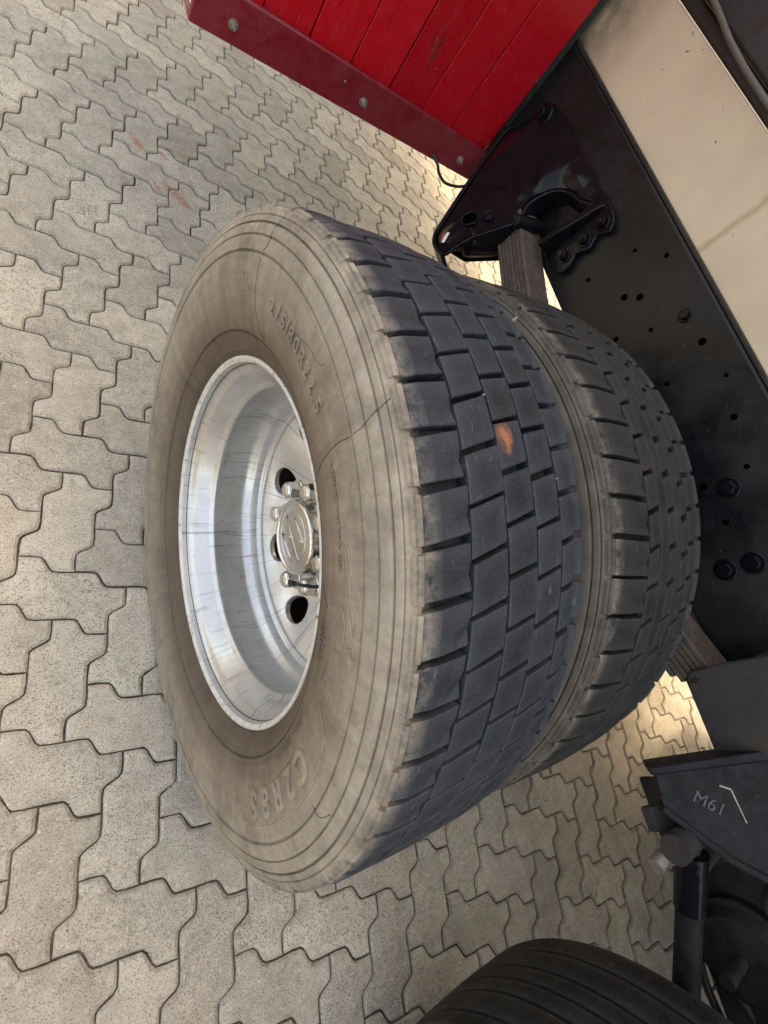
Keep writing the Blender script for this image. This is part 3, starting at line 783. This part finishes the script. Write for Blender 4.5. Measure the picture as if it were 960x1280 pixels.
# ---- red plank locker
LY = 1.0
lock = empty('red_locker', (.4, LY, .70), truck); lock['label'] = 'red painted plank locker with maroon edge bar'
def L(p): return (p[0] - .4, p[1] - LY, p[2] - .70)
def lk(name, g, m): return mesh(name, [L(q) for q in g[0]], g[1], m, lock)
xs = [.020, .125, .229, .333, .441, .545, .647, .779]
for i_, (a, b) in enumerate(zip(xs, xs[1:])):
    gp = (.0006, .0008, .0014, .0007, .0016, .0004, .0012, .0006)[i_]; gq = (.0006, .0008, .0014, .0007, .0016, .0004, .0012, .0006)[i_ + 1]
    o = lk('plank', boxg((a + gp, LY + rnd.uniform(0, .0015), .712), (b - gq, LY + .028, 1.62)), RED); bev(o, .0025, 2)
bar = lk('edge_bar', merge(boxg((.0, LY - .016, .690), (.785, LY - .002, .774)), boxg((.0, LY - .002, .690), (.785, LY + .045, .704))), MAROON); bev(bar, .004, 3)
for x in (.078, .391, .716):
    c = Vector((x, LY - .016, .725)); a = Vector((0, -1, 0))
    o = lk('screw', merge(cylg(c, c + a * .002, .010, .0095, 20), cylg(c + a * .002, c + a * .008, .0062, .0058, 6), cylg(c + a * .008, c + a * .016, .0035, .0032, 10)), STEEL)
c = Vector((.330, LY - .016, .742)); lk('screw', cylg(c, c + Vector((0, -.003, 0)), .003, .002, 10), STEEL)
sp = lk('side_panel', boxg((.002, LY + .004, .706), (.018, LY + 1.2, 1.62)), WHITE); bev(sp, .004)
lk('back_panel', boxg((.020, LY + 1.172, .712), (.78, LY + 1.2, 1.62)), RED)
lk('floor_panel', boxg((.020, LY + .046, .696), (.78, LY + 1.17, .711)), DULL)
lk('inner_side_panel', boxg((.781, LY + .010, .700), (.803, LY + 1.17, 1.62)), DULL)
mesh('hanging_cable', *tubeg(smoothpts([(.62, 1.02, .70), (.642, .962, .700), (.664, .955, .682), (.702, .95, .671), (.758, .95, .690), (.775, .955, .745), (.79, .97, .80)], 8), .004, 8), RUBBER, truck, True)

# ---- leaf spring
spring = empty('leaf_spring', (.75, .12, .72), truck); spring['label'] = 'stack of rusty brown spring leaves between tyre and rail'
def zs(y): return .722 + .30 * (y - .12) ** 2
leafs = 7
for k in range(leafs):
    t = .0088; gapz = .0026; half0 = .570 - .004 * k; half1 = .60 - .012 * k
    if k < 2: half0 = .575; half1 = .60
    V, Fc = [], []; n = 26
    for i in range(n + 1):
        y = .12 - half1 + (half0 + half1) * i / n; z = zs(y) - k * (t + gapz)
        sl = .6 * (y - .12); nz = 1 / math.sqrt(1 + sl * sl)
        inset_ = .0006 * (k % 3)
        for x, dz in ((.712 + inset_, -.002), (.714 + inset_, 0), (.788, 0), (.790, -.002), (.790, -t), (.712 + inset_, -t)): V.append((x - .75, y - .12, z + dz - .72))
    for i in range(n):
        for q in range(6): Fc.append((i * 6 + q, i * 6 + (q + 1) % 6, (i + 1) * 6 + (q + 1) % 6, (i + 1) * 6 + q))
    Fc += [tuple(range(6)), tuple(n * 6 + q for q in (5, 4, 3, 2, 1, 0))]
    mesh('spring_leaf', V, Fc, LEAF, spring)
bev(mesh('spring_seat', *boxg((.695, -.11, .535), (.805, .12, .635)), GRIME, truck), .008)

# ---- front spring hanger: casting bolted to the rail, arm reaching out and down over the spring end
WN = Vector((-.806, .141, .574)).normalized()
hang = empty('spring_hanger', (.75, .72, .82), truck); hang['label'] = 'glossy black cast spring hanger above the spring, nearest the red locker'
def hg(name, g, m, b=.002): 
    o = mesh(name, [Vector(q) - Vector((.75, .72, .82)) for q in g[0]], g[1], m, hang)
    if b: bev(o, b, 3, 35)
    return o
arch = [(.625, .684, .691), (.643, .686, .717), (.671, .677, .757), (.704, .671, .805), (.728, .703, .832), (.757, .714, .869), (.775, .700, .898), (.784, .675, .916), (.786, .640, .926), (.796, .600, .952)]
upper = [(.797, .605, .962), (.797, .665, .972), (.797, .745, .964), (.797, .850, .975), (.797, .925, .965), (.796, .960, .948), (.796, .945, .930), (.796, .920, .905), (.796, .955, .885), (.790, .975, .856), (.780, .977, .837), (.696, .873, .745), (.619, .768, .662)]
tip = [(.605, .739, .648), (.598, .714, .644), (.597, .673, .655)]
A2 = smoothpts(arch, 3)
web = A2 + [Vector(q) for q in upper + tip]
hg('hanger_web', prismg([q - WN * .003 for q in web], -WN * .010), GLOSS, .003)
def crown_skin():
    bm = bmesh.new(); bm.faces.new([bm.verts.new(q) for q in web])
    bmesh.ops.triangulate(bm, faces=bm.faces)
    for _ in range(4):
        long_ = [e for e in bm.edges if e.calc_length() > .009]
        if not long_: break
        bmesh.ops.subdivide_edges(bm, edges=long_, cuts=1); bmesh.ops.triangulate(bm, faces=bm.faces)
    n = len(web)
    def edge_d(p):
        best = 9
        for i in range(n):
            a, b = web[i], web[(i + 1) % n]; ab = b - a; L2 = ab.length_squared
            t = 0 if L2 < 1e-12 else max(0, min(1, (p - a).dot(ab) / L2)); best = min(best, (p - a - ab * t).length)
        return best
    def seg_d(p, a, b):
        a, b = Vector(a), Vector(b); ab = b - a; t = max(0, min(1, (p - a).dot(ab) / ab.length_squared)); return (p - a - ab * t).length
    for v in bm.verts:
        p = v.co.copy(); d = edge_d(p); k = 1 - math.exp(-(d / .014) ** 2)
        h = .016 * math.exp(-(seg_d(p, (.770, .855, .865), (.728, .735, .825)) / .012) ** 2)
        h += .020 * math.exp(-(seg_d(p, (.790, .800, .900), (.758, .728, .870)) / .022) ** 2)
        h += .012 * math.exp(-(seg_d(p, (.795, .90, .905), (.790, .70, .935)) / .030) ** 2)
        h += .009 * math.exp(-(seg_d(p, (.615, .722, .668), (.700, .760, .775)) / .024) ** 2)
        v.co = p + WN * (h * k)
    bmesh.ops.recalc_face_normals(bm, faces=bm.faces)
    me = bpy.data.meshes.new('hanger_face'); bm.to_mesh(me); bm.free(); me.materials.append(GLOSS)
    me.polygons.foreach_set('use_smooth', [True] * len(me.polygons))
    for v in me.vertices: v.co -= Vector((.75, .72, .82))
    o = bpy.data.objects.new('hanger_face', me); COL.objects.link(o); o.parent = hang
    m_ = o.modifiers.new('s', 'SMOOTH'); m_.factor = .6; m_.iterations = 4
web = [Vector(q) for q in web]; crown_skin()
# outer flange strip along the long edge and round the tip
edge = smoothpts([(.797, .955, .885), (.790, .977, .856), (.776, .974, .834), (.696, .873, .745), (.619, .768, .662), (.603, .740, .646), (.597, .712, .643), (.597, .673, .655)], 3)
def strip(pts, d_in, d_out, th):
    """flange standing along a line of points: d_in goes below the web, d_out above it"""
    V, Fc = [], []
    for i, q in enumerate(pts):
        tng = (pts[min(i + 1, len(pts) - 1)] - pts[max(i - 1, 0)]).normalized(); s = tng.cross(WN).normalized()
        for a, b in ((0, d_out), (th, d_out), (th, -d_in), (0, -d_in)): V.append(q + s * a + WN * b)
    n = len(pts)
    for i in range(n - 1):
        for k in range(4): Fc.append((i * 4 + k, i * 4 + (k + 1) % 4, (i + 1) * 4 + (k + 1) % 4, (i + 1) * 4 + k))
    Fc += [(0, 1, 2, 3), tuple((n - 1) * 4 + k for k in (3, 2, 1, 0))]
    return V, Fc
hg('outer_flange', strip(edge, .050, .004, .010), GLOSS, .003)
hg('arch_flange', strip(A2, .040, .003, .008), GLOSS, .003)
# foot plate with three bolts and its standing rib
fp = [(.799, .600, .800), (.799, .563, .795), (.799, .528, .812), (.799, .522, .835), (.799, .536, .866), (.799, .522, .893), (.799, .536, .922), (.799, .520, .944), (.799, .535, .966), (.799, .575, .972), (.799, .625, .972)]
hg('foot_plate', prismg(smoothpts(fp, 3), (-.012, 0, 0)), GLOSS, .003)
hg('foot_rib', prismg([(.787, .588, .805), (.745, .600, .812), (.745, .596, .825), (.775, .580, .955), (.787, .578, .966)], (0, .014, 0)), GLOSS, .003)
for y, z in ((.557, .840), (.551, .895), (.551, .943)):
    c = Vector((.787, y, z)); a = Vector((-1, 0, 0))
    hg('bolt', merge(cylg(c, c + a * .003, .0185, .018, 24), cylg(c + a * .003, c + a * .014, .0135, .013, 6), cylg(c + a * .014, c + a * .019, .008, .007, 16)), GLOSS, .0012)
# top lug with its bolt
hg('top_lug', merge(cylg((.797, .905, .938), (.772, .905, .938), .026, .024, 30)), GLOSS, .003)
hg('bolt', cylg((.772, .905, .938), (.758, .905, .938), .013, .0125, 6), GLOSS, .0015)
hg('lug_rib', tubeg([(.797, .905, .940), (.785, .880, .938), (.790, .830, .945), (.797, .800, .955)], .008, 8), GLOSS, 0)
# hole, boss, ridges, marks on the web
def onweb(x, y, z, up=0.0): return Vector((x, y, z)) + WN * up
def ringg(c, ax, r, w, n=32):
    x, y, z = frame_to(ax); return tubeg([Vector(c) + (x * math.cos(2 * PI * i / n) + y * math.sin(2 * PI * i / n)) * r for i in range(n + 1)], w, 8)
hc = onweb(.655, .735, .721) + WN * .008
hg('web_hole', cylg(hc + WN * .001, hc - WN * .012, .0195, .0195, 32), HOLE_SHADE, 0)  # black disc paints the shade of the opening
hg('hole_collar', ringg(hc + WN * .001, WN, .0205, .0024), GLOSS, 0)
bc = onweb(.677, .717, .757) + WN * .006
hg('web_boss', merge(ringg(bc + WN * .002, WN, .011, .0035), cylg(bc, bc + WN * .002, .009, .008, 20)), GLOSS, 0)
def plane_text(name, txt, o, xdir, nrm, size, m, parent, org, depth=.0016):
    cu = bpy.data.curves.new('t', 'FONT'); cu.body = txt; cu.size = size; cu.extrude = depth / 2; cu.align_x = 'CENTER'; cu.align_y = 'CENTER'; cu.resolution_u = 3
    ob = bpy.data.objects.new('t', cu); COL.objects.link(ob); dg = bpy.context.evaluated_depsgraph_get(); dg.update()
    tm = ob.evaluated_get(dg).to_mesh(); nz = Vector(nrm).normalized(); xd = (Vector(xdir) - nz * Vector(xdir).dot(nz)).normalized(); yd = nz.cross(xd)
    V = [Vector(o) + xd * v.co.x + yd * v.co.y + nz * (v.co.z + depth * .4) - Vector(org) for v in tm.vertices]; Fc = [tuple(pl.vertices) for pl in tm.polygons]
    ob.evaluated_get(dg).to_mesh_clear(); bpy.data.objects.remove(ob); bpy.data.curves.remove(cu)
    return mesh(name, V, Fc, m, parent)
plane_text('cast_marking', 'M93', onweb(.715, .800, .789, .004), (.1, -.09, .16), WN, .030, GLOSS, hang, (.75, .72, .82))
plane_text('cast_marking', '81', onweb(.697, .822, .758, .003), (.1, -.09, .16), WN, .018, GLOSS, hang, (.75, .72, .82))
st = Vector((.611, .713, .665)) + WN * .0075; u = Vector((.3, .45, .3)).normalized(); u = (u - WN * u.dot(WN)).normalized(); w = WN.cross(u)
hg('paint_mark', merge(prismg([st + u * .016 + w * .004, st + u * .016 - w * .004, st - u * .016 - w * .004, st - u * .016 + w * .004], WN * .0006)), WHITE, 0)
REDM = mat_paint('red_paint_mark', (0.45, 0.05, 0.04), 0.6)
hg('paint_mark', merge(prismg([st + u * .012 + w * .010, st + u * .008 + w * .005, st - u * .010 + w * .005, st - u * .012 + w * .009], WN * .0006)), REDM, 0)
# spring pin and eye under the arm
hg('spring_eye', cylg((.655, .700, .690), (.800, .700, .745), .036, .036, 32), GLOSS, .003)
hg('pin_nut', merge(cylg((.630, .690, .672), (.655, .700, .683), .013, .013, 6), cylg((.618, .686, .667), (.632, .691, .673), .008, .008, 14)), DULL, .001)
hg('clamp_collar', merge(cylg((.695, .665, .805), (.775, .660, .822), .016, .016, 24)), GLOSS, .002)
hg('arm_block', prismg([(.640, .760, .660), (.760, .860, .790), (.797, .900, .800), (.797, .640, .790), (.690, .690, .690)], (0, 0, -.05)), GLOSS, .006)

# ---- second hanger at the other spring end
W2 = Vector((-.8, 0, .6)).normalized()
org2 = Vector((.66, -.62, .75))
h2 = empty('spring_hanger', org2, truck); h2['label'] = 'scuffed black spring hanger with a cast arrow, at the lower right'
def hh(name, g, m, b=.002):
    o = mesh(name, [Vector(q) - org2 for q in g[0]], g[1], m, h2)
    if b: bev(o, b, 3, 35)
    return o
SCUFF = mat_paint('scuffed_black_casting', (0.006, 0.006, 0.007), 0.50, (0.030, 0.028, 0.026), 0.5, 22, 0.25, 1.0)
WORN = mat_paint('worn_cast_letter', (0.07, 0.07, 0.07), 0.45, (0.02, 0.02, 0.02), 0.9, 60)
w2p = [(.600, -.545, .692), (.795, -.566, .952), (.795, -.86, .952), (.700, -.765, .825), (.640, -.685, .745), (.596, -.602, .688)]
hh('hanger_web', prismg(w2p, -W2 * .014), SCUFF, .003)
hh('top_flange', prismg([(.592, -.533, .690), (.795, -.548, .962), (.795, -.564, .962), (.592, -.546, .690)], -W2 * .060), SCUFF, .003)
low = [Vector(q) for q in ((.594, -.598, .687), (.640, -.690, .745), (.700, -.772, .825), (.795, -.872, .952))]
V, Fc = [], []
for i, q in enumerate(low):
    tng = (low[min(i + 1, 3)] - low[max(i - 1, 0)]).normalized(); s = tng.cross(W2).normalized()
    for a, b in ((-.006, .004), (.006, .004), (.006, -.05), (-.006, -.05)): V.append(q + s * a + W2 * b)
for i in range(3):
    for k in range(4): Fc.append((i * 4 + k, i * 4 + (k + 1) % 4, (i + 1) * 4 + (k + 1) % 4, (i + 1) * 4 + k))
Fc += [(0, 1, 2, 3), (15, 14, 13, 12)]
hh('lower_flange', (V, Fc), SCUFF, .003)
a0 = Vector((.664, -.589, .7765)); a1 = Vector((.665, -.640, .779)); a2 = Vector((.655, -.580, .765))
hh('cast_arrow', merge(tubeg([a0 + W2 * .0012, a1 + W2 * .0012], .0012, 8), tubeg([a0 + W2 * .0012, a2 + W2 * .0012], .0018, 8)), STEEL, 0)
plane_text('cast_marking', 'M61', Vector((.640, -.604, .7445)) + W2 * .001, (.3, -.42, .4), W2, .028, WORN, h2, org2)
c = Vector((.588, -.560, .700))
hh('mounting_foot', prismg([(.60, -.60, .66), (.60, -.64, .66), (.66, -.66, .70), (.68, -.60, .72)], (0, 0, -.02)), DULL, .004)
# flat side plate above the spring end
pl = [(.700, -.415, .758), (.700, -.400, .772), (.700, -.396, .82), (.700, -.392, 1.00), (.700, -.548, 1.00), (.700, -.560, .766), (.700, -.55, .758)]
sidep = mesh('spring_end_plate', *prismg(pl, (.012, 0, 0)), DULL, truck); bev(sidep, .004, 3)
sidep['label'] = 'plain matt black plate over the rear spring end'
c = Vector((.700, -.428, .775)); mesh('bolt', *merge(cylg(c, c + Vector((-.004, 0, 0)), .014, .013, 24), cylg(c + Vector((-.004, 0, 0)), c + Vector((-.010, 0, 0)), .009, .009, 6)), DULL, sidep)
bev(mesh('bracket_box', *boxg((.714, -.56, .86), (.80, -.40, 1.00)), DULL, truck), .006)

# ---- shock absorber below the second hanger
shock = empty('shock_absorber', (.62, -.66, .70), truck); shock['label'] = 'grimy black damper tube standing beside the ribbed wheel'
so_ = Vector((.62, -.66, .70))
def sh(name, g, m, b=0):
    o = mesh(name, [Vector(q) - so_ for q in g[0]], g[1], m, shock, True, auto=40)
    return o
s0 = Vector((.62, -.655, .703)); s1 = Vector((.62, -1.18, .46)); d = (s1 - s0).normalized()
sh('damper_rod', cylg(s0, s1, .013, .013, 20), DULL)
sh('damper_tube', cylg(s0 + d * .09, s1, .0215, .0215, 32), SCUFF)
sh('dust_cover', cylg(s0 + d * .02, s0 + d * .12, .026, .025, 32), GLOSS)
sh('damper_eye', cylg(s0 + Vector((-.045, 0, -.01)), s0 + Vector((.03, 0, -.01)), .024, .024, 28), DULL)
sh('eye_bolt', merge(cylg(s0 + Vector((-.062, -.022, -.045)), s0 + Vector((-.030, -.016, -.040)), .0125, .0125, 20), cylg(s0 + Vector((-.03, -.016, -.04)), s0 + Vector((.02, -.01, -.03)), .018, .018, 20)), STEEL)
# clutter behind it: brake chamber, hoses, frame gusset
bcyl = mesh('brake_chamber', *merge(cylg((.80, -.92, .62), (.95, -.92, .62), .085, .085, 40), cylg((.79, -.92, .62), (.80, -.92, .62), .092, .092, 40), cylg((.77, -.92, .62), (.79, -.92, .62), .07, .08, 40), cylg((.70, -.92, .62), (.77, -.92, .62), .012, .012, 16)), GRIME, truck, True, auto=40)
mesh('air_hose', *tubeg(smoothpts([(.72, -.60, .86), (.73, -.70, .70), (.76, -.80, .60), (.80, -.95, .56), (.84, -1.15, .60)], 8), .009, 10), RUBBER, truck, True)
mesh('air_hose', *tubeg(smoothpts([(.80, -.75, .80), (.78, -.82, .70), (.83, -.90, .73), (.86, -.80, .76), (.80, -.78, .60), (.82, -1.0, .50), (.85, -1.2, .52)], 8), .008, 10), GRIME, truck, True)
bev(mesh('frame_gusset', *boxg((.812, -1.25, .52), (.826, -.62, .774)), GRIME, truck), .006)
print('stones', len(stones), 'visible', sum(1 for s in stones if s[0] > 0))
